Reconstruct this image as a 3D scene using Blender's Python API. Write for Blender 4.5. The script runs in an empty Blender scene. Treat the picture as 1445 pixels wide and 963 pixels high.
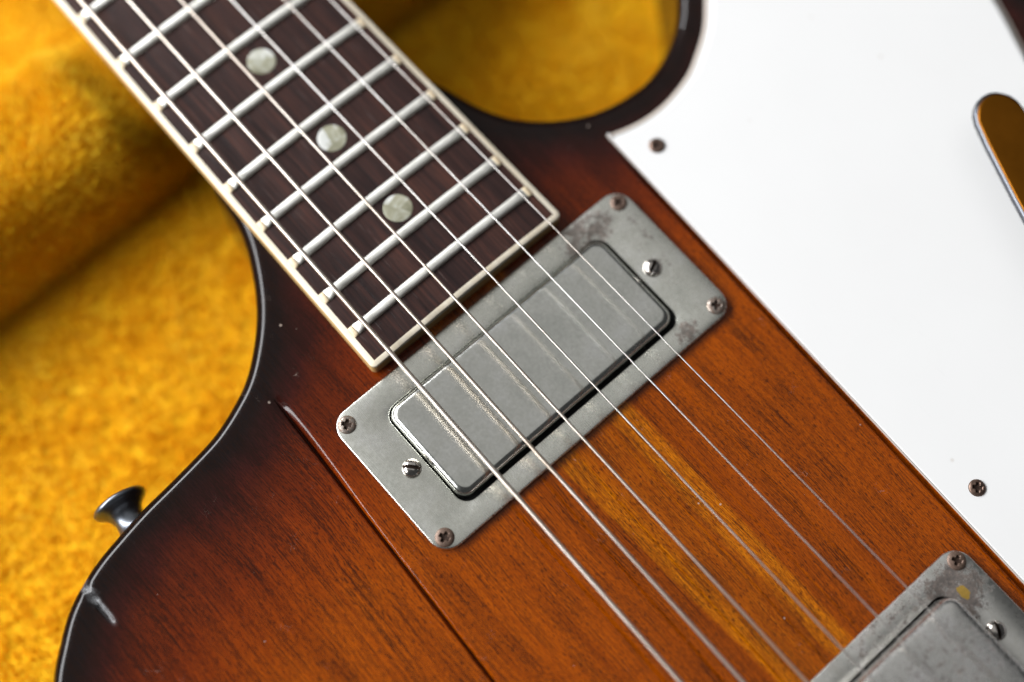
import bpy, bmesh, math, random
import numpy as np
from mathutils import Vector, Matrix
from mathutils.geometry import delaunay_2d_cdt

random.seed(7)
rng = np.random.default_rng(11)
MM = 0.001                                   # the scene is modelled in millimetres, stored in metres
scene = bpy.context.scene
COL = scene.collection

# ------------------------------------------------------------------ camera
CAM_POS = Vector((94.6208, -69.5866, 306.8016)) * MM
CAM_ROT = Matrix(((0.66172290, -0.71699151, 0.21919393),
                  (0.74952808, 0.62553721, -0.21658916),
                  (0.01817863, 0.30761401, 0.95133756)))
cam_data = bpy.data.cameras.new('camera')
cam_data.sensor_fit = 'HORIZONTAL'
cam_data.sensor_width = 36.0
cam_data.lens = 50.0
cam_data.clip_start = 0.005
cam_data.clip_end = 20.0
cam_data.dof.use_dof = True
cam_data.dof.focus_distance = 0.3125
cam_data.dof.aperture_fstop = 2.9
cam_data.dof.aperture_blades = 9
cam = bpy.data.objects.new('camera', cam_data)
cam.matrix_world = Matrix.Translation(CAM_POS) @ CAM_ROT.to_4x4()
COL.objects.link(cam)
scene.camera = cam

# ------------------------------------------------------------------ light (an indoor room by a window)
world = bpy.data.worlds.new('World')
scene.world = world
world.use_nodes = True
bg = world.node_tree.nodes['Background']
bg.inputs['Color'].default_value = (0.96, 0.98, 1.0, 1)
bg.inputs['Strength'].default_value = 0.05


def area_light(name, pos, target, sx, sy, radiance, color):
    ld = bpy.data.lights.new(name, 'AREA')
    ld.shape = 'RECTANGLE'
    ld.size, ld.size_y = sx, sy
    ld.energy = radiance * math.pi * sx * sy
    ld.color = color
    o = bpy.data.objects.new(name, ld)
    o.location = pos
    o.rotation_euler = (Vector(target) - Vector(pos)).to_track_quat('-Z', 'Y').to_euler()
    COL.objects.link(o)
    return o


# the ceiling that bounces the daylight, and the window it comes in by
area_light('ceiling_bounce', (-0.66, 0.30, 1.50), (-0.55, 0.15, 0.0), 2.1, 2.2, 0.35, (1.0, 0.99, 0.97))
area_light('window_light', (-1.12, -0.90, 0.87), (0.0, 0.0, 0.0), 2.6, 0.46, 21.6, (0.97, 0.982, 1.0))

vs = scene.view_settings
vs.view_transform = 'Standard'
vs.look = 'None'
vs.exposure = 0.0
vs.gamma = 1.0
vs.use_curve_mapping = False
scene.cycles.max_bounces = 8
scene.cycles.caustics_reflective = False
scene.cycles.caustics_refractive = False


# ------------------------------------------------------------------ node helpers
class NT:
    def __init__(self, name):
        self.mat = bpy.data.materials.new(name)
        self.mat.use_nodes = True
        self.t = self.mat.node_tree
        self.t.nodes.clear()
        self.out = self.n('ShaderNodeOutputMaterial')
        self.b = self.n('ShaderNodeBsdfPrincipled')
        self.l(self.b.outputs['BSDF'], self.out.inputs['Surface'])

    def n(self, typ, **kw):
        nd = self.t.nodes.new(typ)
        for k, v in kw.items():
            setattr(nd, k, v)
        return nd

    def l(self, a, b):
        self.t.links.new(a, b)

    def put(self, sock, v):
        if isinstance(v, bpy.types.NodeSocket):
            self.l(v, sock)
        elif isinstance(v, (tuple, list)) and len(v) == 3 and sock.type == 'RGBA':
            sock.default_value = (*v, 1)
        else:
            sock.default_value = v

    def set(self, **kw):
        for k, v in kw.items():
            self.put(self.b.inputs[k.replace('_', ' ')], v)

    def math(self, op, a, b=0.0, c=0.0, clamp=False):
        nd = self.n('ShaderNodeMath', operation=op)
        nd.use_clamp = clamp
        for s, v in zip(nd.inputs, (a, b, c)):
            self.put(s, v)
        return nd.outputs[0]

    def coords(self, scale=(1000, 1000, 1000), rot=(0, 0, 0), loc=(0, 0, 0), vec=None):
        if vec is None:
            vec = self.n('ShaderNodeTexCoord').outputs['Object']
            if scale[0] < 500:                      # scales are given per millimetre
                scale = tuple(c * 1000 for c in scale)
        m = self.n('ShaderNodeMapping')
        m.inputs['Scale'].default_value = scale
        m.inputs['Rotation'].default_value = rot
        m.inputs['Location'].default_value = loc
        self.l(vec, m.inputs['Vector'])
        return m.outputs['Vector']

    def noise(self, vec, scale=1.0, detail=2.0, rough=0.5, dist=0.0):
        nd = self.n('ShaderNodeTexNoise')
        self.l(vec, nd.inputs['Vector'])
        nd.inputs['Scale'].default_value = scale
        nd.inputs['Detail'].default_value = detail
        nd.inputs['Roughness'].default_value = rough
        nd.inputs['Distortion'].default_value = dist
        return nd.outputs['Fac']

    def voronoi(self, vec, scale=1.0, feature='F1', out='Distance'):
        nd = self.n('ShaderNodeTexVoronoi', feature=feature)
        self.l(vec, nd.inputs['Vector'])
        nd.inputs['Scale'].default_value = scale
        return nd.outputs[out]

    def ramp(self, fac, stops, interp='LINEAR'):
        nd = self.n('ShaderNodeValToRGB')
        cr = nd.color_ramp
        cr.interpolation = interp
        while len(cr.elements) < len(stops):
            cr.elements.new(0.5)
        for e, (p, c) in zip(cr.elements, stops):
            e.position = p
            e.color = (*c, 1) if len(c) == 3 else c
        self.put(nd.inputs['Fac'], fac)
        return nd.outputs['Color']

    def step(self, v, lo, hi):
        nd = self.n('ShaderNodeMapRange', interpolation_type='SMOOTHSTEP')
        self.put(nd.inputs['Value'], v)
        nd.inputs['From Min'].default_value = lo
        nd.inputs['From Max'].default_value = hi
        return nd.outputs['Result']

    def mix(self, fac, a, b, blend='MIX'):
        nd = self.n('ShaderNodeMix', data_type='RGBA', blend_type=blend)
        self.put(nd.inputs[0], fac)
        self.put(nd.inputs[6], a)
        self.put(nd.inputs[7], b)
        return nd.outputs[2]

    def bump(self, h, strength=0.3, dist=0.0001):
        nd = self.n('ShaderNodeBump')
        nd.inputs['Strength'].default_value = strength
        nd.inputs['Distance'].default_value = dist
        self.l(h, nd.inputs['Height'])
        self.l(nd.outputs['Normal'], self.b.inputs['Normal'])
        return nd

    def xyz(self, vec):
        nd = self.n('ShaderNodeSeparateXYZ')
        self.l(vec, nd.inputs[0])
        return nd.outputs

    def attr(self, name):
        return self.n('ShaderNodeAttribute', attribute_name=name).outputs['Fac']


M = {}


# ------------------------------------------------------------------ materials
def wood_body():
    t = NT('sunburst_lacquered_mahogany')
    p = t.coords()
    warp = t.n('ShaderNodeVectorMath', operation='ADD')
    wn = t.n('ShaderNodeTexNoise')
    t.l(p, wn.inputs['Vector'])
    wn.inputs['Scale'].default_value = 0.018
    wn.inputs['Detail'].default_value = 1.0
    sc = t.n('ShaderNodeVectorMath', operation='MULTIPLY')
    t.l(wn.outputs['Color'], sc.inputs[0])
    sc.inputs[1].default_value = (0, 5, 0)
    t.l(p, warp.inputs[0])
    t.l(sc.outputs[0], warp.inputs[1])
    w = warp.outputs[0]
    broad = t.noise(t.coords((0.010, 0.22, 0.22), vec=w), 1.0, 4.0, 0.6)
    fibre = t.noise(t.coords((0.05, 4.6, 4.6), vec=w), 1.0, 3.0, 0.6)
    fleck = t.noise(t.coords((0.35, 1.1, 1.1), vec=w), 1.0, 3.0, 0.65)
    pore_a = t.noise(t.coords((0.060, 9.5, 9.5), vec=w), 1.0, 2.0, 0.5)
    pore_b = t.noise(t.coords((0.75, 6.5, 6.5), vec=w, loc=(13, 5, 2)), 1.0, 2.0, 0.5)
    dens = t.noise(t.coords((0.03, 0.20, 0.20), vec=w), 1.0, 3.0, 0.6)
    pores = t.math('MAXIMUM', t.step(t.math('ADD', pore_a, t.math('MULTIPLY', dens, 0.22)), 0.662, 0.715),
                   t.math('MULTIPLY', t.step(t.math('ADD', pore_b, t.math('MULTIPLY', dens, 0.20)), 0.648, 0.705), 0.85))
    # sunburst: distance from the body's outline in millimetres (paint, stored on the mesh)
    d = t.attr('edge')
    blot = t.noise(p, 0.045, 3.0, 0.55)
    dd = t.math('ADD', d, t.math('MULTIPLY', t.math('SUBTRACT', blot, 0.5), 13.0))
    dd = t.math('ADD', dd, t.math('MULTIPLY', t.math('SUBTRACT', fibre, 0.5), 5.0))
    f = t.math('DIVIDE', dd, 60.0)
    burst = t.ramp(f, [(0.0, (0.0050, 0.0036, 0.0040)), (0.075, (0.0080, 0.0045, 0.0045)),
                       (0.18, (0.033, 0.0062, 0.0045)), (0.30, (0.092, 0.0125, 0.0028)),
                       (0.46, (0.160, 0.0215, 0.0015)), (0.64, (0.235, 0.036, 0.0005)), (0.86, (0.315, 0.058, 0.0002))])
    # the pale strips laminated into the centre block run along the neck
    x, y, z = t.xyz(p)
    wob = t.math('MULTIPLY', t.math('SUBTRACT', t.noise(t.coords((0.03, 0.2, 0.2)), 1.0, 2.0), 0.5), 1.1)
    yy = t.math('ADD', y, wob)
    c1 = t.math('SUBTRACT', yy, t.math('ADD', t.math('MULTIPLY', x, 0.055), -10.9))
    c2 = t.math('SUBTRACT', yy, t.math('ADD', t.math('MULTIPLY', x, 0.006), 7.2))
    s1 = t.math('MULTIPLY', t.step(c1, -3.7, -2.6), t.math('SUBTRACT', 1.0, t.math('MULTIPLY', t.step(c1, -0.5, 3.8), 0.72)))
    s1 = t.math('MULTIPLY', s1, t.math('SUBTRACT', 1.0, t.step(c2, -4.5, -2.0)))
    s2 = t.math('MULTIPLY', t.step(c2, -4.5, -1.6), t.math('SUBTRACT', 1.0, t.step(c2, 2.2, 3.7)))
    strip = t.math('MAXIMUM', t.math('MULTIPLY', s1, 0.92), s2)
    strip = t.math('MULTIPLY', strip, t.math('MULTIPLY', t.step(fleck, 0.15, 0.60), t.math('ADD', 0.35, t.math('MULTIPLY', t.step(fibre, 0.3, 0.62), 0.65))))
    inner = t.step(d, 20.0, 40.0)
    col = t.mix(t.math('MULTIPLY', t.math('MULTIPLY', strip, inner), 0.90), burst, (0.62, 0.178, 0.001))
    col = t.mix(1.0, col, t.ramp(broad, [(0.25, (0.74, 0.68, 0.6)), (0.5, (1, 1, 1)), (0.75, (1.14, 1.18, 1.2))]), 'MULTIPLY')
    col = t.mix(1.0, col, t.ramp(fibre, [(0.25, (0.76, 0.70, 0.6)), (0.5, (1, 1, 1)), (0.72, (1.18, 1.28, 1.2))]), 'MULTIPLY')
    col = t.mix(1.0, col, t.ramp(fleck, [(0.28, (0.84, 0.80, 0.76)), (0.5, (1, 1, 1)), (0.7, (1.06, 1.08, 1.05))]), 'MULTIPLY')
    col = t.mix(t.math('MULTIPLY', pores, 0.84), col, (0.012, 0.004, 0.002))
    # dust, lint and small chips in the lacquer
    vd = t.n('ShaderNodeTexVoronoi', feature='F1')
    t.l(p, vd.inputs['Vector'])
    vd.inputs['Scale'].default_value = 0.30
    keep = t.xyz(vd.outputs['Color'])
    rad = t.math('MULTIPLY', t.math('POWER', keep[1], 5.0), 0.085)
    dust = t.math('MULTIPLY', t.math('LESS_THAN', vd.outputs['Distance'], t.math('ADD', rad, 0.016)),
                  t.math('GREATER_THAN', keep[0], 0.62))
    lint_v = t.noise(t.coords((0.9, 0.9, 0.9), loc=(3, 7, 1)), 0.55, 1.0, 0.5, 0.8)
    lint = t.math('SUBTRACT', 1.0, t.step(t.math('ABSOLUTE', t.math('SUBTRACT', lint_v, 0.5)), 0.0, 0.006))
    lint = t.math('MULTIPLY', lint, t.step(t.noise(p, 0.16, 2.0), 0.64, 0.72))
    marks = t.math('MAXIMUM', t.math('MULTIPLY', dust, 0.55), t.math('MULTIPLY', lint, 0.30))
    # the dent at the rim, torn open to pale lacquer
    scuff = t.math('MULTIPLY', t.attr('scuff'), t.step(t.noise(t.coords((0.5, 5, 5)), 1.0, 3.0, 0.7), 0.36, 0.60))
    col = t.mix(marks, col, (0.62, 0.50, 0.42))
    col = t.mix(t.math('MULTIPLY', scuff, 0.9), col, (0.36, 0.37, 0.38))
    # worn rim: lacquer rubbed along the roundover
    sm = t.noise(t.coords((0.08, 0.08, 0.08)), 3.0, 4.0, 0.65)
    hair = t.noise(t.coords((0.05, 2.2, 2.2), rot=(0, 0, 0.5)), 1.0, 2.0, 0.6)
    rough = t.math('ADD', 0.08, t.math('ADD', t.math('MULTIPLY', sm, 0.10), t.math('MULTIPLY', hair, 0.05)))
    rough = t.math('ADD', rough, t.math('MULTIPLY', t.math('MAXIMUM', marks, scuff), 0.4))
    t.set(Base_Color=col, Roughness=rough, Specular_IOR_Level=0.05)
    t.set(Coat_Weight=0.34, Coat_Roughness=t.math('ADD', 0.035, t.math('MULTIPLY', sm, 0.05)))
    h = t.math('SUBTRACT', t.math('MULTIPLY', sm, 0.35), t.math('MULTIPLY', pores, 0.55))
    h = t.math('ADD', h, t.math('MULTIPLY', scuff, 1.2))
    t.bump(h, 0.16, 0.00010)
    return t.mat


def nickel(name, tarnish, base=(0.60, 0.60, 0.555), rough=0.20, spots=True):
    """aged nickel; tarnish is a weight socket builder (t, p) -> 0..1 or a number"""
    t = NT(name)
    p = t.coords()
    cloud = t.noise(p, 0.16, 4.0, 0.62)
    fine = t.noise(p, 1.1, 5.0, 0.7)
    pit = t.noise(p, 3.4, 3.0, 0.65)
    col = t.mix(1.0, base, t.ramp(cloud, [(0.3, (0.86, 0.87, 0.85)), (0.5, (0.97, 0.97, 0.95)), (0.70, (1.07, 1.07, 1.08))]), 'MULTIPLY')
    col = t.mix(1.0, col, t.ramp(fine, [(0.3, (0.90, 0.90, 0.89)), (0.55, (1, 1, 1)), (0.72, (1.08, 1.08, 1.08))]), 'MULTIPLY')
    specks = t.step(pit, 0.66, 0.74)
    col = t.mix(t.math('MULTIPLY', specks, 0.55), col, (0.86, 0.86, 0.82))
    dark = t.step(t.math('SUBTRACT', 1.0, pit), 0.68, 0.75)
    col = t.mix(t.math('MULTIPLY', dark, 0.30), col, (0.16, 0.13, 0.10))
    r = t.math('ADD', rough, t.math('MULTIPLY', t.math('SUBTRACT', fine, 0.4), 0.11))
    metal = 1.0
    if tarnish is not None:
        w = tarnish(t, p)
        tn = t.noise(t.coords((1000, 1000, 1000), loc=(31, 4, 0)), 0.55, 9.0, 0.80)
        m = t.step(t.math('ADD', tn, t.math('MULTIPLY', t.math('SUBTRACT', w, 1.0), 0.36)), 0.40, 0.55)
        tc = t.ramp(fine, [(0.3, (0.030, 0.022, 0.020)), (0.55, (0.15, 0.105, 0.085)), (0.75, (0.30, 0.24, 0.20))])
        col = t.mix(t.math('MULTIPLY', m, 0.86), col, tc)
        r = t.math('ADD', r, t.math('MULTIPLY', m, 0.22))
        metal = t.math('SUBTRACT', 1.0, t.math('MULTIPLY', m, 0.45))
    scr = t.noise(t.coords((0.10, 6.0, 6.0), rot=(0, 0, 0.9)), 1.0, 2.0, 0.6)
    r = t.math('ADD', r, t.math('MULTIPLY', scr, 0.09))
    t.set(Base_Color=col, Metallic=metal, Roughness=r)
    return t.mat


def blob(t, p, cx, cy, rx, ry):
    """soft elliptical weight round a place on the plate (where hands and sweat reached it)"""
    x, y, z = t.xyz(p)
    a = t.math('DIVIDE', t.math('SUBTRACT', x, cx), rx)
    b = t.math('DIVIDE', t.math('SUBTRACT', y, cy), ry)
    r = t.math('SQRT', t.math('ADD', t.math('MULTIPLY', a, a), t.math('MULTIPLY', b, b)))
    return t.math('SUBTRACT', 1.0, t.step(r, 0.30, 1.15))


def tarn_neck(t, p):
    w = t.math('MAXIMUM', t.math('MULTIPLY', blob(t, p, 16.2, 30.5, 8, 13), 1.12), t.math('MULTIPLY', blob(t, p, 48.8, 31.0, 4.5, 6), 1.12))
    w = t.math('MAXIMUM', w, t.math('MULTIPLY', blob(t, p, 27, 39, 22, 8), 0.74))
    return t.math('MAXIMUM', w, 0.22)


def tarn_bridge(t, p):
    w = t.math('MAXIMUM', t.math('MULTIPLY', blob(t, p, 129.5, 34.0, 11, 12), 1.22), t.math('MULTIPLY', blob(t, p, 124, 20, 7, 26), 0.86))
    return t.math('MAXIMUM', w, 0.42)


def rosewood():
    t = NT('rosewood')
    p = t.coords()
    broad = t.noise(t.coords((0.012, 0.25, 0.25)), 1.0, 4.0, 0.6)
    streak = t.noise(t.coords((0.05, 1.5, 1.5)), 1.0, 4.0, 0.62)
    pore = t.noise(t.coords((0.16, 3.4, 3.4)), 1.0, 2.0, 0.5)
    crack = t.noise(t.coords((0.10, 2.2, 2.2), loc=(5, 9, 2)), 1.0, 1.0, 0.5)
    col = t.ramp(broad, [(0.28, (0.020, 0.0105, 0.0100)), (0.5, (0.038, 0.0175, 0.0150)), (0.75, (0.070, 0.029, 0.021))])
    col = t.mix(1.0, col, t.ramp(streak, [(0.30, (0.42, 0.42, 0.46)), (0.5, (1, 1, 1)), (0.70, (1.8, 1.5, 1.3))]), 'MULTIPLY')
    po = t.step(pore, 0.60, 0.70)
    col = t.mix(t.math('MULTIPLY', po, 0.75), col, (0.010, 0.0065, 0.007))
    gl = t.step(crack, 0.70, 0.76)
    col = t.mix(t.math('MULTIPLY', gl, 0.5), col, (0.17, 0.13, 0.12))
    grime = t.noise(p, 0.5, 3.0, 0.6)
    t.set(Base_Color=col, Roughness=t.math('ADD', 0.34, t.math('MULTIPLY', grime, 0.22)), Specular_IOR_Level=0.24)
    t.bump(t.math('SUBTRACT', t.math('MULTIPLY', streak, 0.4), po), 0.35, 0.00010)
    return t.mat


def binding_mat():
    t = NT('aged_cream_binding')
    p = t.coords()
    n = t.noise(t.coords((0.1, 0.5, 0.5)), 1.0, 4.0, 0.6)
    g = t.noise(p, 1.4, 4.0, 0.7)
    zz = t.xyz(p)[2]
    # yellowed lacquer is left on the side, scraped clean on the top
    side = t.math('SUBTRACT', 1.0, t.step(zz, 3.2, 4.2))
    col = t.mix(side, (0.88, 0.795, 0.64), (0.74, 0.50, 0.21))
    col = t.mix(1.0, col, t.ramp(n, [(0.3, (0.86, 0.82, 0.75)), (0.6, (1, 1, 1))]), 'MULTIPLY')
    col = t.mix(t.math('MULTIPLY', t.step(g, 0.62, 0.75), 0.45), col, (0.34, 0.22, 0.12))
    t.set(Base_Color=col, Roughness=0.34)
    t.b.inputs['Subsurface Weight'].default_value = 0.0
    return t.mat


def fret_mat():
    t = NT('fret_nickel_silver')
    p = t.coords()
    s = t.noise(t.coords((3.0, 0.35, 1.0)), 1.0, 4.0, 0.65)
    sp = t.noise(p, 2.2, 3.0, 0.6)
    col = t.ramp(s, [(0.3, (0.74, 0.73, 0.67)), (0.55, (0.93, 0.92, 0.86)), (0.75, (0.97, 0.965, 0.93))])
    col = t.mix(t.math('MULTIPLY', t.step(sp, 0.64, 0.74), 0.4), col, (0.30, 0.26, 0.20))
    t.set(Base_Color=col, Metallic=1.0, Roughness=t.math('ADD', 0.48, t.math('MULTIPLY', s, 0.16)))
    t.bump(s, 0.15, 0.00006)
    return t.mat


def pearl_mat():
    t = NT('pearloid')
    oi = t.n('ShaderNodeObjectInfo').outputs['Random']
    off = t.n('ShaderNodeCombineXYZ')
    t.l(t.math('MULTIPLY', oi, 9.0), off.inputs[0])
    t.l(t.math('MULTIPLY', oi, 5.0), off.inputs[1])
    add = t.n('ShaderNodeVectorMath', operation='ADD')
    t.l(t.coords(), add.inputs[0])
    t.l(off.outputs[0], add.inputs[1])
    n = t.noise(add.outputs[0], 0.22, 2.0, 0.5, 1.6)
    vec = t.n('ShaderNodeTexVoronoi', feature='F1')
    t.l(add.outputs[0], vec.inputs['Vector'])
    vec.inputs['Scale'].default_value = 0.17
    f = t.math('ADD', t.math('MULTIPLY', n, 0.65), t.math('MULTIPLY', t.xyz(vec.outputs['Color'])[0], 0.40))
    col = t.ramp(f, [(0.25, (0.26, 0.255, 0.17)), (0.44, (0.42, 0.41, 0.29)), (0.56, (0.60, 0.60, 0.50)), (0.66, (0.86, 0.87, 0.83))])
    t.set(Base_Color=col, Metallic=0.25, Roughness=0.26)
    return t.mat


def string_mat(name, base, rough):
    t = NT(name)
    n = t.noise(t.coords((0.04, 0.3, 0.3)), 1.0, 3.0, 0.6)
    col = t.mix(1.0, base, t.ramp(n, [(0.3, (0.78, 0.72, 0.66)), (0.6, (1, 1, 1))]), 'MULTIPLY')
    t.set(Base_Color=col, Metallic=1.0, Roughness=rough)
    return t.mat


def plastic_white():
    t = NT('white_pickguard_plastic')
    p = t.coords()
    n = t.noise(p, 0.02, 3.0, 0.6)
    col = t.ramp(n, [(0.3, (0.845, 0.84, 0.83)), (0.7, (0.87, 0.867, 0.857))])
    sc = t.noise(t.coords((0.10, 2.5, 1.0), rot=(0, 0, 0.7)), 1.0, 3.0, 0.6)
    vd = t.n('ShaderNodeTexVoronoi', feature='F1')
    t.l(p, vd.inputs['Vector'])
    vd.inputs['Scale'].default_value = 0.10
    k = t.xyz(vd.outputs['Color'])
    spot = t.math('MULTIPLY', t.math('SUBTRACT', 1.0, t.step(vd.outputs['Distance'], 0.015, 0.075)), t.math('GREATER_THAN', k[0], 0.80))
    col = t.mix(t.math('MULTIPLY', spot, 0.30), col, (0.45, 0.36, 0.28))
    t.set(Base_Color=col, Roughness=t.math('ADD', 0.22, t.math('MULTIPLY', sc, 0.18)), Specular_IOR_Level=0.4)
    return t.mat


def plain(name, col, rough, metal=0.0, spec=0.5, noise_amt=0.25, scale=1.5):
    t = NT(name)
    n = t.noise(t.coords(), scale, 4.0, 0.65)
    lo = tuple(c * (1 - noise_amt) for c in col)
    hi = tuple(min(1.0, c * (1 + noise_amt)) for c in col)
    t.set(Base_Color=t.ramp(n, [(0.3, lo), (0.7, hi)]), Roughness=t.math('ADD', rough - 0.06, t.math('MULTIPLY', n, 0.12)),
          Metallic=metal, Specular_IOR_Level=spec)
    return t.mat


def rusty():
    t = NT('rusted_screw_steel')
    oi = t.n('ShaderNodeObjectInfo').outputs['Random']
    off = t.n('ShaderNodeCombineXYZ')
    t.l(t.math('MULTIPLY', oi, 40.0), off.inputs[0])
    add = t.n('ShaderNodeVectorMath', operation='ADD')
    t.l(t.coords(), add.inputs[0])
    t.l(off.outputs[0], add.inputs[1])
    n = t.noise(add.outputs[0], 1.6, 5.0, 0.7)
    m = t.step(t.math('ADD', n, t.math('MULTIPLY', t.math('SUBTRACT', oi, 0.5), 0.30)), 0.28, 0.52)
    col = t.mix(m, (0.50, 0.45, 0.40), t.ramp(n, [(0.3, (0.12, 0.075, 0.055)), (0.7, (0.22, 0.15, 0.115))]))
    t.set(Base_Color=col, Metallic=t.math('SUBTRACT', 0.95, t.math('MULTIPLY', m, 0.45)), Roughness=t.math('ADD', 0.26, t.math('MULTIPLY', m, 0.22)))
    t.bump(n, 0.4, 0.00010)
    return t.mat


def plush(name, fur):
    t = NT(name)
    p = t.coords()
    big = t.noise(p, 0.035, 3.0, 0.55)
    mid = t.noise(p, 0.16, 3.0, 0.6)
    f = t.math('ADD', t.math('MULTIPLY', big, 0.45), t.math('MULTIPLY', mid, 0.55))
    if fur:
        f = t.math('ADD', t.math('MULTIPLY', f, 0.75), t.math('MULTIPLY', t.attr('tint'), 0.25))
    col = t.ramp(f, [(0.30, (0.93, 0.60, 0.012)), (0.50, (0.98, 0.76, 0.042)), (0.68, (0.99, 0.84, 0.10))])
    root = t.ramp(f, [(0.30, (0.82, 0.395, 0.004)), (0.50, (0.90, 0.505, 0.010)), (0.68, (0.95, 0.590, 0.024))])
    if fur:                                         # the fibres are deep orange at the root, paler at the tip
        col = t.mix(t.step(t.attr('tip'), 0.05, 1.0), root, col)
    else:
        col = root
    t.set(Base_Color=col, Roughness=0.75, Specular_IOR_Level=0.10)
    if fur:
        tr = t.n('ShaderNodeBsdfTranslucent')
        t.l(col, tr.inputs['Color'])
        mx = t.n('ShaderNodeMixShader')
        mx.inputs['Fac'].default_value = 0.32
        t.l(t.b.outputs['BSDF'], mx.inputs[1])
        t.l(tr.outputs[0], mx.inputs[2])
        t.l(mx.outputs[0], t.out.inputs['Surface'])
    else:
        nap = t.noise(t.coords((0.5, 0.8, 0.8)), 1.0, 4.0, 0.65)
        t.bump(t.math('ADD', mid, t.math('MULTIPLY', nap, 0.5)), 0.7, 0.0022)
    return t.mat


M['wood'] = wood_body()
M['ring_neck'] = nickel('aged_nickel_plate', tarn_neck, base=(0.86, 0.86, 0.80), rough=0.22)
M['cover_neck'] = nickel('aged_nickel_cover', lambda t, p: t.math('ADD', t.math('MULTIPLY', blob(t, p, 41, 22, 12, 18), 0.45), 0.10), base=(0.75, 0.755, 0.72), rough=0.15)
M['ring_bridge'] = nickel('tarnished_nickel_plate', tarn_bridge, base=(0.84, 0.83, 0.80), rough=0.24)
M['cover_bridge'] = nickel('tarnished_nickel_cover', lambda t, p: t.math('ADD', t.math('MULTIPLY', blob(t, p, 140, 20, 16, 20), 0.22), 0.60), base=(0.80, 0.79, 0.775), rough=0.20)
M['rosewood'] = rosewood()
M['binding'] = binding_mat()
M['nib'] = plain('yellowed_binding_nib', (0.74, 0.60, 0.40), 0.35, noise_amt=0.15)
M['fret'] = fret_mat()
M['pearl'] = pearl_mat()
M['string_wound'] = string_mat('wound_nickel_string', (0.70, 0.63, 0.565), 0.36)
M['string_plain'] = string_mat('plain_steel_string', (0.76, 0.735, 0.71), 0.33)
M['white'] = plastic_white()
M['black_ply'] = plain('grey_ply', (0.13, 0.16, 0.175), 0.4)
M['cream_ply'] = plain('cream_ply', (0.52, 0.46, 0.405), 0.35, noise_amt=0.05)
M['rust'] = rusty()
M['dark_rust'] = plain('browned_screw_steel', (0.16, 0.105, 0.08), 0.40, 0.75, noise_amt=0.5, scale=1.6)
M['recess'] = plain('dark_screw_recess', (0.035, 0.020, 0.014), 0.7, spec=0.2, noise_amt=0.6, scale=2.5)  # darker brown inside the screw cuts
M['dark_chrome'] = plain('darkened_chrome', (0.12, 0.125, 0.14), 0.34, 1.0, noise_amt=0.15)
M['steel'] = plain('bright_screw_steel', (0.66, 0.61, 0.57), 0.20, 1.0)
M['chrome'] = plain('dulled_chrome', (0.19, 0.205, 0.23), 0.36, 1.0, noise_amt=0.1)
M['arm_reflection'] = plain('chrome_painted_reflection', (0.27, 0.098, 0.008), 0.40, 1.0, noise_amt=0.12, scale=0.1)  # amber of the mirrored plush lid put into the base colour
M['cavity'] = plain('black_pickup_cavity', (0.006, 0.006, 0.006), 0.7, spec=0.2)
M['gold'] = plain('worn_through_gold_brass', (0.52, 0.33, 0.07), 0.45, 0.6, noise_amt=0.1)
M['neck'] = plain('dark_lacquered_mahogany', (0.012, 0.006, 0.005), 0.2, spec=0.4, noise_amt=0.4)
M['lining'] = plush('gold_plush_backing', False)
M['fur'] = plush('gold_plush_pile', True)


# ------------------------------------------------------------------ mesh helpers (millimetres in, metres out)
def new_mesh(name, verts, faces, mats, smooth=True, face_mats=None):
    me = bpy.data.meshes.new(name)
    v = np.asarray(verts, float) * MM
    me.from_pydata(v.tolist(), [], faces)
    for m in (mats if isinstance(mats, (list, tuple)) else [mats]):
        me.materials.append(m)
    if smooth:
        me.polygons.foreach_set('use_smooth', [True] * len(me.polygons))
    if face_mats is not None:
        me.polygons.foreach_set('material_index', face_mats)
    me.update()
    return me


def obj(name, me, parent=None, label=None):
    o = bpy.data.objects.new(name, me)
    COL.objects.link(o)
    if parent is not None:
        o.parent = parent
    if label:
        o['label'] = label
    return o


def empty(name, loc=(0, 0, 0), parent=None, label=None):
    o = bpy.data.objects.new(name, None)
    o.empty_display_size = 0.01
    o.location = Vector(loc) * MM
    COL.objects.link(o)
    if parent is not None:
        o.parent = parent
    if label:
        o['label'] = label
    return o


def sharp(me, deg=35):
    me.set_sharp_from_angle(angle=math.radians(deg))
    return me


def loft(name, rings, mats, cap_start=True, cap_end=True, closed=True, smooth=True, face_mats_fn=None):
    n = len(rings[0])
    verts = [p for r in rings for p in r]
    faces, fm = [], []
    for i in range(len(rings) - 1):
        for j in range(n if closed else n - 1):
            k = (j + 1) % n
            faces.append((i * n + j, i * n + k, (i + 1) * n + k, (i + 1) * n + j))
            fm.append(face_mats_fn(i) if face_mats_fn else 0)
    if cap_start:
        faces.append(tuple(reversed(range(n))))
        fm.append(face_mats_fn(0) if face_mats_fn else 0)
    if cap_end:
        faces.append(tuple((len(rings) - 1) * n + j for j in range(n)))
        fm.append(face_mats_fn(len(rings) - 2) if face_mats_fn else 0)
    return new_mesh(name, verts, faces, mats, smooth, fm)


def rrect(cx, cy, sx, sy, r, z, seg=8):
    pts = []
    for qx, qy, a0 in ((1, 1, 0), (-1, 1, 90), (-1, -1, 180), (1, -1, 270)):
        ox, oy = cx + qx * (sx / 2 - r), cy + qy * (sy / 2 - r)
        for i in range(seg + 1):
            a = math.radians(a0 + 90 * i / seg)
            pts.append((ox + r * math.cos(a), oy + r * math.sin(a), z))
    return pts


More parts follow.
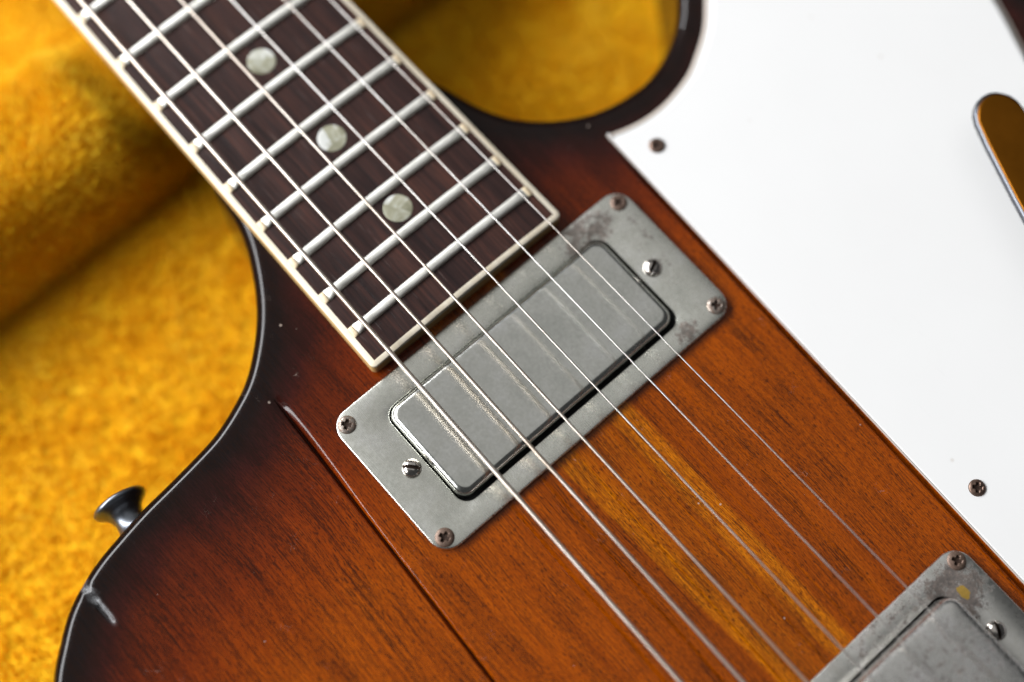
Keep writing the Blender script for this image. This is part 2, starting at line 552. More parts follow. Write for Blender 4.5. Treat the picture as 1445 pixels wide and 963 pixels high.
def catmull(pts, closed=True, step=1.0):
    pts = np.asarray(pts, float)
    n = len(pts)
    out = []
    rngi = range(n) if closed else range(n - 1)
    for i in rngi:
        g = (lambda k: pts[k % n]) if closed else (lambda k: pts[min(max(k, 0), n - 1)])
        p0, p1, p2, p3 = g(i - 1), g(i), g(i + 1), g(i + 2)
        m = max(2, int(np.linalg.norm(p2 - p1) / step))
        # centripetal parametrisation keeps the curve free of loops
        t0 = 0.0
        t1 = t0 + max(1e-6, np.linalg.norm(p1 - p0)) ** 0.5
        t2 = t1 + max(1e-6, np.linalg.norm(p2 - p1)) ** 0.5
        t3 = t2 + max(1e-6, np.linalg.norm(p3 - p2)) ** 0.5
        for s in range(m):
            t = t1 + (t2 - t1) * s / m
            a1 = (t1 - t) / (t1 - t0) * p0 + (t - t0) / (t1 - t0) * p1
            a2 = (t2 - t) / (t2 - t1) * p1 + (t - t1) / (t2 - t1) * p2
            a3 = (t3 - t) / (t3 - t2) * p2 + (t - t2) / (t3 - t2) * p3
            b1 = (t2 - t) / (t2 - t0) * a1 + (t - t0) / (t2 - t0) * a2
            b2 = (t3 - t) / (t3 - t1) * a2 + (t - t1) / (t3 - t1) * a3
            out.append((t2 - t) / (t2 - t1) * b1 + (t - t1) / (t2 - t1) * b2)
    if not closed:
        out.append(pts[-1])
    return np.array(out)


def seg_dist(P, poly, closed=True):
    """unsigned distance of points to a polyline, chunked"""
    a = poly
    b = np.roll(poly, -1, 0)
    if not closed:
        a, b = a[:-1], b[:-1]
    ab = b - a
    L2 = (ab ** 2).sum(1) + 1e-12
    out = np.empty(len(P))
    for s in range(0, len(P), 4000):
        q = P[s:s + 4000, None, :] - a[None]
        tt = np.clip((q * ab[None]).sum(2) / L2[None], 0, 1)
        out[s:s + 4000] = np.sqrt(((q - tt[..., None] * ab[None]) ** 2).sum(2)).min(1)
    return out


def inside(P, poly):
    x, y = P[:, 0], P[:, 1]
    c = np.zeros(len(P), bool)
    j = len(poly) - 1
    for i in range(len(poly)):
        xi, yi = poly[i]
        xj, yj = poly[j]
        hit = ((yi > y) != (yj > y)) & (x < (xj - xi) * (y - yi) / (yj - yi + 1e-12) + xi)
        c ^= hit
        j = i
    return c


def offset_in(poly, d):
    """inward offset of a closed counter-clockwise polyline"""
    t = np.roll(poly, -1, 0) - np.roll(poly, 1, 0)
    t /= np.linalg.norm(t, axis=1)[:, None] + 1e-12
    n = np.stack([-t[:, 1], t[:, 0]], 1)
    return poly + n * d


def resample(poly, step):
    q = np.vstack([poly, poly[:1]])
    L = np.r_[0, np.cumsum(np.linalg.norm(np.diff(q, axis=0), axis=1))]
    m = int(L[-1] / step)
    s = np.linspace(0, L[-1], m, endpoint=False)
    return np.stack([np.interp(s, L, q[:, 0]), np.interp(s, L, q[:, 1])], 1)


def sstep(x, a, b):
    t = np.clip((x - a) / (b - a), 0, 1)
    return t * t * (3 - 2 * t)


# ------------------------------------------------------------------ the guitar
guitar = empty('electric_guitar')
guitar['label'] = 'sunburst electric guitar with white pickguard and two nickel pickups lying in the plush case'
guitar['category'] = 'guitar'

# ---- body: outline (x runs down the strings to the bridge, y towards the treble side)
OUT = [(-52, -26.6), (-47.7, -27.7), (-42.4, -28.4), (-35.8, -30.2), (-27.7, -34.1), (-20.4, -38.8), (-14.1, -44.6), (-8.8, -51.2),
       (-5.7, -57.7), (-3.5, -64.3), (-2.4, -71.1), (-1.5, -78.6), (-0.7, -86.0), (0.6, -93.6), (2.1, -100.5), (4.2, -106.3),
       (6.7, -111.3), (10.9, -116.7), (16.3, -122.4), (26, -129), (45, -137), (80, -142), (130, -138), (180, -124), (230, -120),
       (275, -100), (292, -50), (292, 10), (285, 70), (262, 108), (220, 122), (170, 118), (130, 124), (95, 140), (62, 154), (36, 160),
       (6, 165), (-22, 160), (-40, 147), (-46, 130), (-42, 114), (-32, 103), (-23.5, 97), (-17.1, 91.4), (-12.4, 86.7), (-8.6, 81.0),
       (-5.9, 74.5), (-4.8, 69.6), (-4.8, 63.5), (-6.2, 56.2), (-8.9, 49.8), (-12.9, 43.8), (-18.6, 38.2), (-25.5, 34.4), (-35.3, 31.3), (-43, 28.6), (-52, 26.6)]
outline = resample(catmull(OUT, True, 1.0), 1.2)
area2 = (outline[:, 0] * np.roll(outline[:, 1], -1) - np.roll(outline[:, 0], -1) * outline[:, 1]).sum()
if area2 < 0:
    outline = outline[::-1]

bass_line = lambda x: -49.1 - 0.049 * (x - 15.4)        # seam between centre block and bass wing
treb_line = lambda x: 50.3 - 0.031 * x                  # step down to the treble wing
RIM = 3.4


def body_height(P, d):
    x, y = P[:, 0], P[:, 1]
    z = np.zeros(len(P))
    # bass seam: rounded lip of the centre block, a narrow gap, then the wing a little lower
    a = sstep(x, -1.5, 13.0)
    t = y - bass_line(x)
    r = 0.75 + 1.6 * (1 - sstep(x, 8.0, 46.0))
    lip = np.where(t < r, -(r - np.sqrt(np.clip(r * r - (r - np.clip(t, 0, r)) ** 2, 0, None))), 0.0)
    prof = np.where(t >= -1e-3, lip, 0.0)
    wing = -0.55
    g = 0.62
    lw = 0.55
    u = -(t + g)
    wlip = np.where(u < lw, -(lw - np.sqrt(np.clip(lw * lw - (lw - np.clip(u, 0, lw)) ** 2, 0, None))), 0.0)
    prof = np.where(t < -g + 1e-3, wing + wlip * 0.9, prof)
    prof = np.where((t < -1e-3) & (t >= -g + 1e-3), -3.4, prof)
    # before the seam opens it is only a shallow scoop that runs out towards the neck
    scoop = -0.95 * np.exp(-((t + 0.3) / 1.5) ** 2)
    z += np.where(t < 6, a * prof + (1 - a) * sstep(x, -6, 4) * scoop, 0.0)
    z += np.where(t >= 6, 0, 0)
    # treble step
    a2 = sstep(x, 4.0, 16.0)
    r = 0.8
    t2 = treb_line(x) - y
    lip2 = np.where(t2 < r, -(r - np.sqrt(np.clip(r * r - (r - np.clip(t2, 0, r)) ** 2, 0, None))), 0.0)
    prof2 = np.where(t2 >= -1e-3, lip2, np.where(t2 > -1.599, -2.4, -0.05))
    z += np.where(t2 < 6, a2 * prof2, 0.0)
    # roundover at the outline
    dd = np.clip(d, 0, RIM)
    z -= RIM - np.sqrt(np.clip(RIM ** 2 - (RIM - dd) ** 2, 0, None))
    # the dent in the rim
    gx = sstep(x, 1.0, 4.0) * (1 - sstep(x, 13.0, 16.5))
    z -= 0.9 * gx * np.exp(-((y + 105.3 - 0.03 * (x - 8)) / 0.55) ** 2)
    return z


ring_d = [0.0, 0.10, 0.28, 0.55, 0.9, 1.35, 1.9, 2.6, 3.4, 4.2, 5.2]
pts, con = [], []
for k, rd in enumerate(ring_d):
    r = offset_in(outline, rd)
    if k > 0:
        dd_ = seg_dist(r, outline)
        r = r[np.abs(dd_ - rd) < 0.08 + 0.02 * rd]
    pts.append(r)
n0 = len(pts[0])
gx, gy = np.meshgrid(np.arange(-52, 295, 1.6), np.arange(-143, 166, 1.6))
grid = np.stack([gx.ravel(), gy.ravel()], 1)
grid = grid + (rng.random(grid.shape) - 0.5) * 0.25
tb = np.abs(grid[:, 1] - bass_line(grid[:, 0]) + 0.3)
tt = np.abs(grid[:, 1] - treb_line(grid[:, 0]))
nick_zone = (np.abs(grid[:, 1] + 105.3) < 2.6) & (grid[:, 0] < 18) & (grid[:, 0] > 0)
gk = grid[(tb > 2.9) & (tt > 2.6) & ~nick_zone]
gk = gk[inside(gk, outline)]
gk = gk[seg_dist(gk, outline) > 6.2]
pts.append(gk)
seam = []
for o_ in (2.5, 1.9, 1.5, 1.15, 0.85, 0.6, 0.4, 0.24, 0.11, 0.03, 0.0, -0.02, -0.25, -0.60, -0.62, -0.68, -0.78, -0.92, -1.12, -1.35, -1.6, -2.2, -3.0):
    xs = np.concatenate([np.arange(-12, 22, 0.55), np.arange(22, 270, 1.3)])
    seam.append(np.stack([xs, bass_line(xs) + o_], 1))
for o_ in (2.4, 1.63, 1.6, 0.8, 0.02, 0.0, -0.07, -0.18, -0.34, -0.55, -0.8, -1.4):
    xs = np.concatenate([np.arange(0, 22, 0.8), np.arange(22, 255, 1.5)])
    seam.append(np.stack([xs, treb_line(xs) + o_], 1))
nx, ny = np.meshgrid(np.arange(0.5, 18, 0.5), np.arange(-107.6, -103, 0.22))
seam.append(np.stack([nx.ravel(), ny.ravel()], 1))
seam = np.concatenate(seam)
seam = seam[inside(seam, outline)]
seam = seam[seg_dist(seam, outline) > 5.6]
pts.append(seam)
P2 = np.concatenate(pts)
res = delaunay_2d_cdt([Vector(p) for p in P2.tolist()], [(i, (i + 1) % n0) for i in range(n0)], [], 1, 1e-5)
V2 = np.array([tuple(v) for v in res[0]])
tri = [tuple(f) for f in res[2]]
dE = seg_dist(V2, outline)
Z = body_height(V2, dE)
verts = np.column_stack([V2, Z])
orig = res[3]
top_of = {}
for i, src in enumerate(orig):
    for s_ in src:
        if s_ < n0:
            top_of[s_] = i
ring_idx = [top_of[i] for i in range(n0)]
faces = list(tri)
# make the triangles face up
A = verts[np.array(tri)]
up = np.cross(A[:, 1, :2] - A[:, 0, :2], A[:, 2, :2] - A[:, 0, :2])
faces = [f if u > 0 else (f[0], f[2], f[1]) for f, u in zip(faces, up)]
vlist = verts.tolist()
prev = ring_idx
for zz, ins in ((-6, 0.0), (-18, 0.0), (-34, 0.0), (-35.5, 0.4), (-36.6, 1.4), (-37, 2.6)):
    r = offset_in(outline, ins)
    base = len(vlist)
    vlist += [(p[0], p[1], zz) for p in r]
    cur = list(range(base, base + n0))
    for j in range(n0):
        k = (j + 1) % n0
        faces.append((prev[j], cur[j], cur[k], prev[k]))
    prev = cur
faces.append(tuple(reversed(prev)))
me = new_mesh('body', vlist, faces, M['wood'])
V3 = np.array(vlist)
edge = np.zeros(len(vlist))
edge[:len(dE)] = dE
at = me.attributes.new('edge', 'FLOAT', 'POINT')
at.data.foreach_set('value', edge.astype(np.float32))
gxx = sstep(V3[:, 0], 1.5, 4.0) * (1 - sstep(V3[:, 0], 13.0, 16.5))
sc_ = gxx * np.exp(-((V3[:, 1] + 105.1 - 0.03 * (V3[:, 0] - 8)) / 0.55) ** 2) * (V3[:, 2] > -5)
at = me.attributes.new('scuff', 'FLOAT', 'POINT')
at.data.foreach_set('value', sc_.astype(np.float32))
obj('body', me, guitar, 'sunburst mahogany body, black at the rim and amber in the middle, grooved beside the centre block')

# ---- neck below the fingerboard
HALF = lambda x: 28.2 + 0.0145 * (x - 9.5)
rings = []
for x in (-235, -150, -90, -60, -47, -40):
    h = HALF(x) - 0.25
    deep = 20.5 + 1.5 * sstep(np.array(x), -150, -60)
    ring = [(x, h, -0.15)]
    for i in range(0, 25):
        a = math.pi * i / 24
        ring.append((x, h * math.copysign(abs(math.cos(a)) ** 0.75, math.cos(a)), -0.2 - deep * math.sin(a) ** 0.85))
    ring.append((x, -h, -0.15))
    rings.append(ring)
obj('neck', sharp(loft('neck', rings, M['neck']), 50), guitar, 'dark lacquered neck under the fingerboard')

# ---- fingerboard
L_SCALE = 628.65
FRETX = {n: 176.4 - L_SCALE / 2 ** (n / 12) for n in range(9, 23)}
BW = 1.42
SURF = lambda y, x=0.0: 4.15 + (28.0 ** 2 - y * y) / 610.0
X_END, X_START = 9.6, -234.0


def board_ring(x, w, n=17, zb=0.05):
    r = [(x, -w + 2 * w * i / (n - 1), SURF(-w + 2 * w * i / (n - 1))) for i in range(n)]
    r += [(x, w, zb), (x, -w, zb)]
    return r


xs = [X_START, -160, -80, -20, X_END - BW]
fb = obj('fretboard', sharp(loft('fretboard', [board_ring(x, HALF(x) - BW) for x in xs], M['rosewood']), 40), guitar,
         'dark rosewood fingerboard with cream binding')

# binding: one strip round both sides and the end, with rounded corners
path = []
for x in (X_START, -150, -60, 0):
    path.append((x, -HALF(x)))
RC = 1.3
for i in range(7):
    a = math.radians(270 + 90 * i / 6)
    path.append((X_END - RC + RC * math.cos(a), -(HALF(X_END) - RC) + RC * math.sin(a)))
half_path = path[:]
for y in (-18, -9, 0):
    path.append((X_END, y))
for p in reversed([q for q in half_path] + [(X_END, -18), (X_END, -9)]):
    path.append((p[0], -p[1]))
path = np.array(path)
tan = np.gradient(path, axis=0)
tan /= np.linalg.norm(tan, axis=1)[:, None]
nin = np.stack([-tan[:, 1], tan[:, 0]], 1)
inner = path + nin * BW
# square inner corner as in the photograph
inner[:, 0] = np.minimum(inner[:, 0], X_END - BW)
for i in range(len(inner)):
    w = HALF(inner[i, 0]) - BW
    if path[i, 0] < X_END - 0.01 or abs(path[i, 1]) > 20:
        inner[i, 1] = np.clip(inner[i, 1], -w, w)
rings = []
for p, q, nn in zip(path, inner, nin):
    zs = SURF(p[1])
    e = p + nn * 0.22
    rings.append([(p[0], p[1], 0.03), (p[0], p[1], zs - 0.35), (p[0] + nn[0] * 0.07, p[1] + nn[1] * 0.07, zs - 0.12),
                  (e[0], e[1], zs + 0.0), (q[0], q[1], SURF(q[1]) + 0.015), (q[0], q[1], 0.03)])
obj('binding', sharp(loft('binding', rings, M['binding']), 50), fb, 'yellowed cream binding round the fingerboard')


def fret_profile(w, h, n=9):
    return [(-w / 2 * math.cos(math.pi * i / (n - 1)), h * math.sin(math.pi * i / (n - 1)) ** 0.55) for i in range(n)]


FW, FH = 2.35, 0.95
for n, fx in FRETX.items():
    half = HALF(fx) - BW - 1.3
    ys = [-half, -half + 0.45, -half + 0.9, -half + 1.5] + list(np.linspace(-half + 4, half - 4, 9)) + [half - 1.5, half - 0.9, half - 0.45, half]
    rings = []
    wear = random.uniform(0.94, 1.02)
    for y in ys:
        e = half - abs(y)
        f = 0.55 + 0.45 * float(sstep(np.array(e), 0.0, 1.5))
        wd = 1.0 + 0.22 * (1 - float(sstep(np.array(e), 0.0, 2.2)))
        rings.append([(fx + px * wd, y, SURF(y) - 0.02 + pz * f * wear) for px, pz in fret_profile(FW, FH)])
    obj('fret', sharp(loft('fret', rings, M['fret']), 50), fb)
    for s in (-1, 1):
        rr = []
        for k, (o_, f) in enumerate(((-0.05, 0.545), (0.6, 0.50), (1.05, 0.33), (1.5, 0.01))):
            y = s * (half + o_)
            rr.append([(fx + px * 1.20, y, SURF(y) - 0.02 + pz * f) for px, pz in fret_profile(FW, FH)])
        if s < 0:
            rr = rr[::-1]
        obj('binding_nib', loft('binding_nib', rr, M['nib']), fb)

me_dot = loft('inlay_dot', [[(r * math.cos(2 * math.pi * i / 40), r * math.sin(2 * math.pi * i / 40), z) for i in range(40)]
                            for r, z in ((3.42, -0.4), (3.42, 0.03), (3.30, 0.06))], M['pearl'])
for a, b, y in ((11, 12, 0), (14, 15, .3), (16, 17, 0.4), (18, 19, 0.3), (20, 21, 0.5)):
    for yy in ((-11, 11) if b == 12 else (y,)):
        o = obj('inlay_dot', me_dot, fb)
        o.location = Vector(((FRETX[a] + FRETX[b]) / 2, yy, SURF(yy) - 0.015)) * MM
        o.rotation_euler.z = random.uniform(0, 6)


# ---- screws
def disc_grid(n):
    """square grid mapped onto the unit disc"""
    u = np.linspace(-1, 1, n)
    a, b = np.meshgrid(u, u)
    x = a * np.sqrt(1 - b * b / 2)
    y = b * np.sqrt(1 - a * a / 2)
    f = [(j * n + i, j * n + i + 1, (j + 1) * n + i + 1, (j + 1) * n + i) for j in range(n - 1) for i in range(n - 1)]
    rim = [i for i in range(n)] + [j * n + n - 1 for j in range(1, n)] + [(n - 1) * n + i for i in range(n - 2, -1, -1)] + [j * n for j in range(n - 2, 0, -1)]
    return x.ravel(), y.ravel(), f, rim


def screw_mesh(name, radius, height, skirt, cut, mats):
    x, y, f, rim = disc_grid(41)
    r2 = np.clip(x * x + y * y, 0, 1)
    z = height * np.sqrt(np.clip(1 - 0.98 * r2, 0, 1)) ** 0.9
    z0 = z
    z = cut(x * radius, y * radius, z)
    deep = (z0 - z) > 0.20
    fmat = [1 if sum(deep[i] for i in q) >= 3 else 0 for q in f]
    v = np.column_stack([x * radius, y * radius, z]).tolist()
    b = len(v)
    v += [(x[i] * radius, y[i] * radius, -skirt) for i in rim]
    m = len(rim)
    for k in range(m):
        f.append((rim[(k + 1) % m], rim[k], b + k, b + (k + 1) % m))
    fmat += [0] * (len(f) - len(fmat))
    return sharp(new_mesh(name, v, f, [mats, M['recess']], True, fmat), 60)


def cross_cut(x, y, z):
    arm = lambda a, b: sstep(-np.abs(a), -0.50, -0.20) * sstep(-np.abs(b), -1.30, -0.85)
    m = np.maximum(arm(x, y), arm(y, x))
    m = np.maximum(m, 1 - sstep(np.hypot(x, y), 0.45, 0.75))
    return np.where(m > 0.02, np.maximum(z - m * 0.9, 0.14 + 0.10 * np.hypot(x, y)), z)


def slot_cut(x, y, z):
    m = sstep(-np.abs(y), -0.42, -0.24)
    return np.where(m > 0, np.minimum(z, z * (1 - m) + m * 0.55), z)


me_wood_screw = screw_mesh('ring_screw', 2.12, 0.78, 1.2, cross_cut, M['rust'])
me_guard_screw = screw_mesh('pickguard_screw', 1.95, 0.78, 1.2, cross_cut, M['dark_rust'])
me_height_screw = screw_mesh('height_screw', 2.2, 1.75, 1.5, slot_cut, M['steel'])


# ---- pickups
def pickup(label, cx, cy, ring_mat, cover_mat, hole, cover_c, cover_top, tilt, screws, hscrews):
    pk = empty('pickup', (0, 0, 0), guitar, label)
    T = 1.3
    W, H, R = 39.6, 87.4, 4.6
    hx0, hx1, hy0, hy1 = hole
    hc = ((hx0 + hx1) / 2, (hy0 + hy1) / 2)
    hs = (hx1 - hx0, hy1 - hy0)
    rings = [rrect(cx, cy, W, H, R, 0.02), rrect(cx, cy, W, H, R, T - 0.34), rrect(cx, cy, W - 0.2, H - 0.2, R - 0.1, T - 0.10),
             rrect(cx, cy, W - 0.62, H - 0.62, R - 0.3, T),
             rrect(*hc, hs[0] + 0.36, hs[1] + 0.36, 3.4, T), rrect(*hc, hs[0] + 0.08, hs[1] + 0.08, 3.25, T - 0.10),
             rrect(*hc, *hs, 3.2, T - 0.3), rrect(*hc, *hs, 3.2, 0.02)]
    m = loft('mounting_ring', rings, ring_mat, False, False)
    obj('mounting_ring', sharp(m, 50), pk)
    # black well that the cover stands in
    rings = [rrect(*hc, hs[0] + 0.5, hs[1] + 0.5, 3.3, 0.01 + 0.0), rrect(*hc, hs[0] - 0.2, hs[1] - 0.2, 3.1, 0.012)]
    obj('cavity', loft('cavity', rings, M['cavity'], False, True), pk)
    # cover: drawn metal can with a soft top edge
    w, h, r = 26.3, 63.8, 3.0
    E = 1.9
    rings = [rrect(0, 0, w + 0.6, h + 0.5, r + 0.2, -cover_top + 0.05)]
    for i in range(8):
        a = math.radians(90 * i / 7)
        ins = E * (1 - math.cos(a))
        rings.append(rrect(0, 0, w - 2 * ins, h - 2 * ins, max(0.5, r - ins * 0.7), -E + E * math.sin(a)))
    # slightly crowned top so that reflections are not perfectly flat
    for k, (ins, dz) in enumerate(((2.2, 0.03), (5.0, 0.07), (9.0, 0.09))):
        rings.append(rrect(0, 0, w - 2 * ins, h - 2 * ins, 1.2, dz))
    me_c = loft('cover', rings, cover_mat, True, True)
    c = obj('cover', me_c, pk)
    me_c.transform(Matrix.Translation(Vector((cover_c[0], cover_c[1], cover_top)) * MM) @ Matrix.Rotation(tilt, 4, 'Y'))
    for x, y, a, s in screws:
        o = obj('ring_screw', me_wood_screw, pk)
        o.location = Vector((x, y, T - 0.08)) * MM
        o.rotation_euler = (random.uniform(-.03, .03), random.uniform(-.03, .03), a)
        o.scale = (s, s, s)
    for x, y, a in hscrews:
        o = obj('height_screw', me_height_screw, pk)
        o.location = Vector((x, y, T + 0.05)) * MM
        o.rotation_euler = (0, 0, a)
    return pk


pickup('dull nickel pickup at the end of the fingerboard', 31.6, 0.25, M['ring_neck'], M['cover_neck'],
       (18.15, 45.9, -32.75, 32.3), (31.7, -0.5), 3.5, 0.0,
       [(14.85, -40.4, 0.65, 1.0), (48.1, -40.5, 0.35, 1.02), (15.2, 41.2, 0.1, 0.97), (48.5, 40.7, 0.75, 1.0)],
       [(31.8, -36.0, 0.72), (32.3, 36.0, -0.45 - math.pi / 2 + 0.9)])
pb = pickup('tarnished nickel pickup with a worn gold spot near the bridge', 141.7, -1.4, M['ring_bridge'], M['cover_bridge'],
            (127.5, 155.2, -34.4, 32.7), (141.2, 0.0), 7.4, 0.0,
            [(124.9, 39.4, 0.5, 1.0), (158.4, 39.2, 0.2, 1.0), (124.9, -42.2, 0.9, 1.0), (158.4, -42.2, 0.4, 1.0)],
            [(140.7, 34.7, -0.5), (141.2, -38, 0.3)])
# plating worn through to brass
spot = [(130.5 + 1.75 * math.cos(a) * k, 35.6 + 1.25 * math.sin(a) * k, 1.304) for a, k in
        [(2 * math.pi * i / 14 + 0.9, random.uniform(0.70, 1.15)) for i in range(14)]]
obj('worn_spot', new_mesh('worn_spot', spot, [tuple(range(14))], M['gold']), pb, 'gold patch where the plating is worn through')

# ---- pickguard: white, thin dark, white
PG = [(0.1, 51.2), (1.9, 56.6), (2.9, 61.8), (3.0, 67.1), (2.2, 72.5), (0.8, 77.6), (-1.0, 81.2), (-5.3, 88.3), (-10.7, 94.1),
      (-18, 101), (-28, 111), (-33, 124), (-28, 138), (-14, 147), (6, 152), (24, 152.6), (36.8, 149.6), (49.4, 144.8), (75, 134), (110, 117), (150, 103),
      (200, 102), (228, 90), (236, 70), (232, 52)]
curve = catmull(PG, False, 1.4)
edge_pts = np.array([(x, 51.15 - 0.0295 * (x - 0.1)) for x in np.linspace(232, 0.1, 110)])
guard = np.vstack([curve, edge_pts[1:-1]])
a2 = (guard[:, 0] * np.roll(guard[:, 1], -1) - np.roll(guard[:, 0], -1) * guard[:, 1]).sum()
if a2 < 0:
    guard = guard[::-1]


# the long edge beside the centre block is cut almost square, the rest is bevelled
GW = np.where(np.abs(guard[:, 1] - (51.15 - 0.0295 * (guard[:, 0] - 0.1))) < 0.6, 0.22, 1.55)[:, None]


def ply(name, layers, mat, cap_t=False):
    rings = [[(p[0], p[1], z) for p in offset_in(guard, ins * GW)] for ins, z in layers]
    n = len(rings[0])
    verts = [p for r in rings for p in r]
    faces = [(i * n + j, i * n + (j + 1) % n, (i + 1) * n + (j + 1) % n, (i + 1) * n + j) for i in range(len(rings) - 1) for j in range(n)]
    if cap_t:
        top = rings[-1]
        q = delaunay_2d_cdt([Vector(p[:2]) for p in top], [(i, (i + 1) % n) for i in range(n)], [], 1, 1e-6)
        base = len(verts)
        verts += [(p[0], p[1], top[0][2]) for p in q[0]]
        for f_ in q[2]:
            a, b, c = f_
            pa, pb_, pc = q[0][a], q[0][b], q[0][c]
            cr = (pb_[0] - pa[0]) * (pc[1] - pa[1]) - (pb_[1] - pa[1]) * (pc[0] - pa[0])
            faces.append((base + a, base + b, base + c) if cr > 0 else (base + a, base + c, base + b))
    return sharp(new_mesh(name, verts, faces, mat), 12)


pg = obj('pickguard', ply('pickguard', [(0.92, 0.72), (1.10, 0.86), (1.26, 1.10), (1.36, 1.19), (1.50, 1.22)], M['white'], True), guitar,
         'large white pickguard with a bevelled edge')
obj('middle_ply', ply('middle_ply', [(0.66, 0.50), (0.93, 0.725)], M['black_ply']), pg)
obj('bottom_ply', ply('bottom_ply', [(0.0, 0.0), (0.0, 0.10), (0.67, 0.505)], M['cream_ply']), pg)
for x, y, a in ((10.3, 58.0, 0.4), (116.9, 54.6, 0.7), (-22, 128, 0.2), (130, 104, 0.5), (215, 80, 0.1)):
    o = obj('pickguard_screw', me_guard_screw, pg)
    o.location = Vector((x, y, 1.14)) * MM
    o.rotation_euler = (random.uniform(-.05, .05), random.uniform(-.05, .05), a)

# ---- strings: (y, x) at two places and the height there
STR = [('wound low E string, the thickest', 1.17, 0.40, (-100, -22.45, 7.1), (100, -24.25, 8.6)),
       ('wound A string', 0.92, 0.33, (-100, -13.75, 7.5), (100, -14.6, 8.8)),
       ('wound D string', 0.68, 0.27, (-100, -4.45, 7.8), (100, -4.85, 9.0)),
       ('plain G string', 0.45, 0, (-100, 4.6, 7.8), (100, 5.25, 9.0)),
       ('plain B string', 0.38, 0, (-100, 14.05, 7.5), (100, 15.5, 8.8)),
       ('thin plain high E string', 0.31, 0, (-100, 22.3, 7.1), (100, 24.55, 8.4))]


def string_mesh(dia, pitch, a, b):
    a, b = np.array(a, float), np.array(b, float)
    s0, s1 = -0.62, 1.40
    A0, B0 = a + (b - a) * s0, a + (b - a) * s1
    Lg = np.linalg.norm(B0 - A0)
    d = (B0 - A0) / Lg
    u = np.cross(d, (0, 0, 1))
    u /= np.linalg.norm(u)
    w = np.cross(u, d)
    r0 = dia / 2
    k = 14
    if dia > 1.0:
        n = int(Lg / pitch)
        offs, rad = [], []
        for i in range(n):
            for q, f in ((0.0, 0.955), (0.22, 0.99), (0.5, 1.01), (0.78, 0.99)):
                offs.append((i + q) * pitch)
                rad.append(r0 * f)
    else:
        offs = list(np.linspace(0, Lg, 24))
        rad = [r0] * len(offs)
    offs, rad = np.array(offs), np.array(rad)
    ang = np.arange(k) * 2 * math.pi / k
    # the helix leans: each ring is sheared along the string
    shear = (pitch * 0.5 if dia > 1.0 else 0.0) * np.cos(ang)
    ctr = A0[None] + offs[:, None] * d[None]
    v = ctr[:, None, :] + rad[:, None, None] * (np.cos(ang)[None, :, None] * u + np.sin(ang)[None, :, None] * w) + shear[None, :, None] * d
    v = v.reshape(-1, 3)
    m = len(offs)
    i, j = np.meshgrid(np.arange(m - 1), np.arange(k), indexing='ij')
    jn = (j + 1) % k
    f = np.stack([i * k + j, i * k + jn, (i + 1) * k + jn, (i + 1) * k + j], -1).reshape(-1, 4)
    return v, f.tolist()


for lab, dia, pitch, a, b in STR:
    v, f = string_mesh(dia, pitch, a, b)
    obj('string', new_mesh('string', v, f, M['string_wound'] if pitch else M['string_plain']), guitar, lab)

# ---- bridge, just past the picture
ctr = Vector((178.0, 0.2, 0.0))
br = obj('bridge', sharp(loft('bridge', [rrect(ctr.x, ctr.y, 11, 88, 5.4, z) for z in (3.2, 3.5, 8.0, 8.4)], M['chrome']), 40), guitar, 'metal bridge bar that carries the strings')
for yy in (-38.0, 38.4):
    obj('post', loft('post', [[(ctr.x + 4.2 * math.cos(2 * math.pi * i / 24), yy + 4.2 * math.sin(2 * math.pi * i / 24), z) for i in range(24)] for z in (-0.5, 3.15)], M['chrome']), br)
for lab, dia, pitch, a, b in STR:
    f_ = (178.0 - a[0]) / (b[0] - a[0])
    yy, zz = a[1] + f_ * (b[1] - a[1]), a[2] + f_ * (b[2] - a[2]) - dia / 2
    obj('saddle', sharp(loft('saddle', [rrect(178.0, yy, w_, 6.0, 0.3, z) for w_, z in ((6.0, 8.35), (4.0, zz - 0.2), (1.0, zz))], M['steel']), 30), br)

# ---- strap button on the rim of the bass horn
prof = [(0.0, 0.0), (5.2, 0.0), (5.2, 0.7), (4.0, 1.3), (3.5, 2.6), (3.45, 4.2), (3.9, 5.6), (4.9, 6.8), (5.9, 7.5), (6.4, 8.1), (6.45, 8.6), (6.1, 9.1), (5.0, 9.5), (2.6, 9.75), (2.2, 9.5), (0.0, 9.5)]
rings = [[(h, r * math.cos(2 * math.pi * i / 36), r * math.sin(2 * math.pi * i / 36)) for i in range(36)] for r, h in [(max(r, 0.01), h) for r, h in prof]]
sb = obj('strap_button', loft('strap_button', rings, M['chrome']), guitar, 'dulled chrome strap button on the rim of the body')
sb.location = Vector((-0.4, -90.4, -14.0)) * MM
sb.rotation_euler = (0, 0, math.radians(180 - 6))

# ---- vibrato arm over the pickguard
arm_dir = Vector((0.925, -0.38, 0.0)).normalized()
side = Vector((-arm_dir.y, arm_dir.x, 0))
tip = Vector((59.9, 118.9, 11.0))


def arm_ring(s, halfw, thick, z):
    c = tip + arm_dir * s + Vector((0, 0, z))
    out = []
    for i in range(20):
        a = 2 * math.pi * i / 20
        ca, sa = math.cos(a), math.sin(a)
        px = halfw * math.copysign(abs(ca) ** 0.55, ca)
        pz = thick / 2 * math.copysign(abs(sa) ** 0.6, sa)
        q = c + side * px + Vector((0, 0, pz))
        out.append(tuple(q))
    return out


rings = []
for s, hw in ((-6.1, 0.6), (-5.9, 2.0), (-5.2, 3.4), (-4.0, 4.7), (-2.4, 5.7), (0, 6.25), (6, 6.4), (20, 6.1), (45, 5.0), (80, 4.2), (112, 4.0)):
    rings.append(arm_ring(s, hw, 3.0 if s > -5 else 2.0, 0.0))
arm = obj('vibrato_arm', loft('vibrato_arm', rings, M['dark_chrome']), guitar, 'flat chrome vibrato arm over the pickguard, amber reflection painted on top')
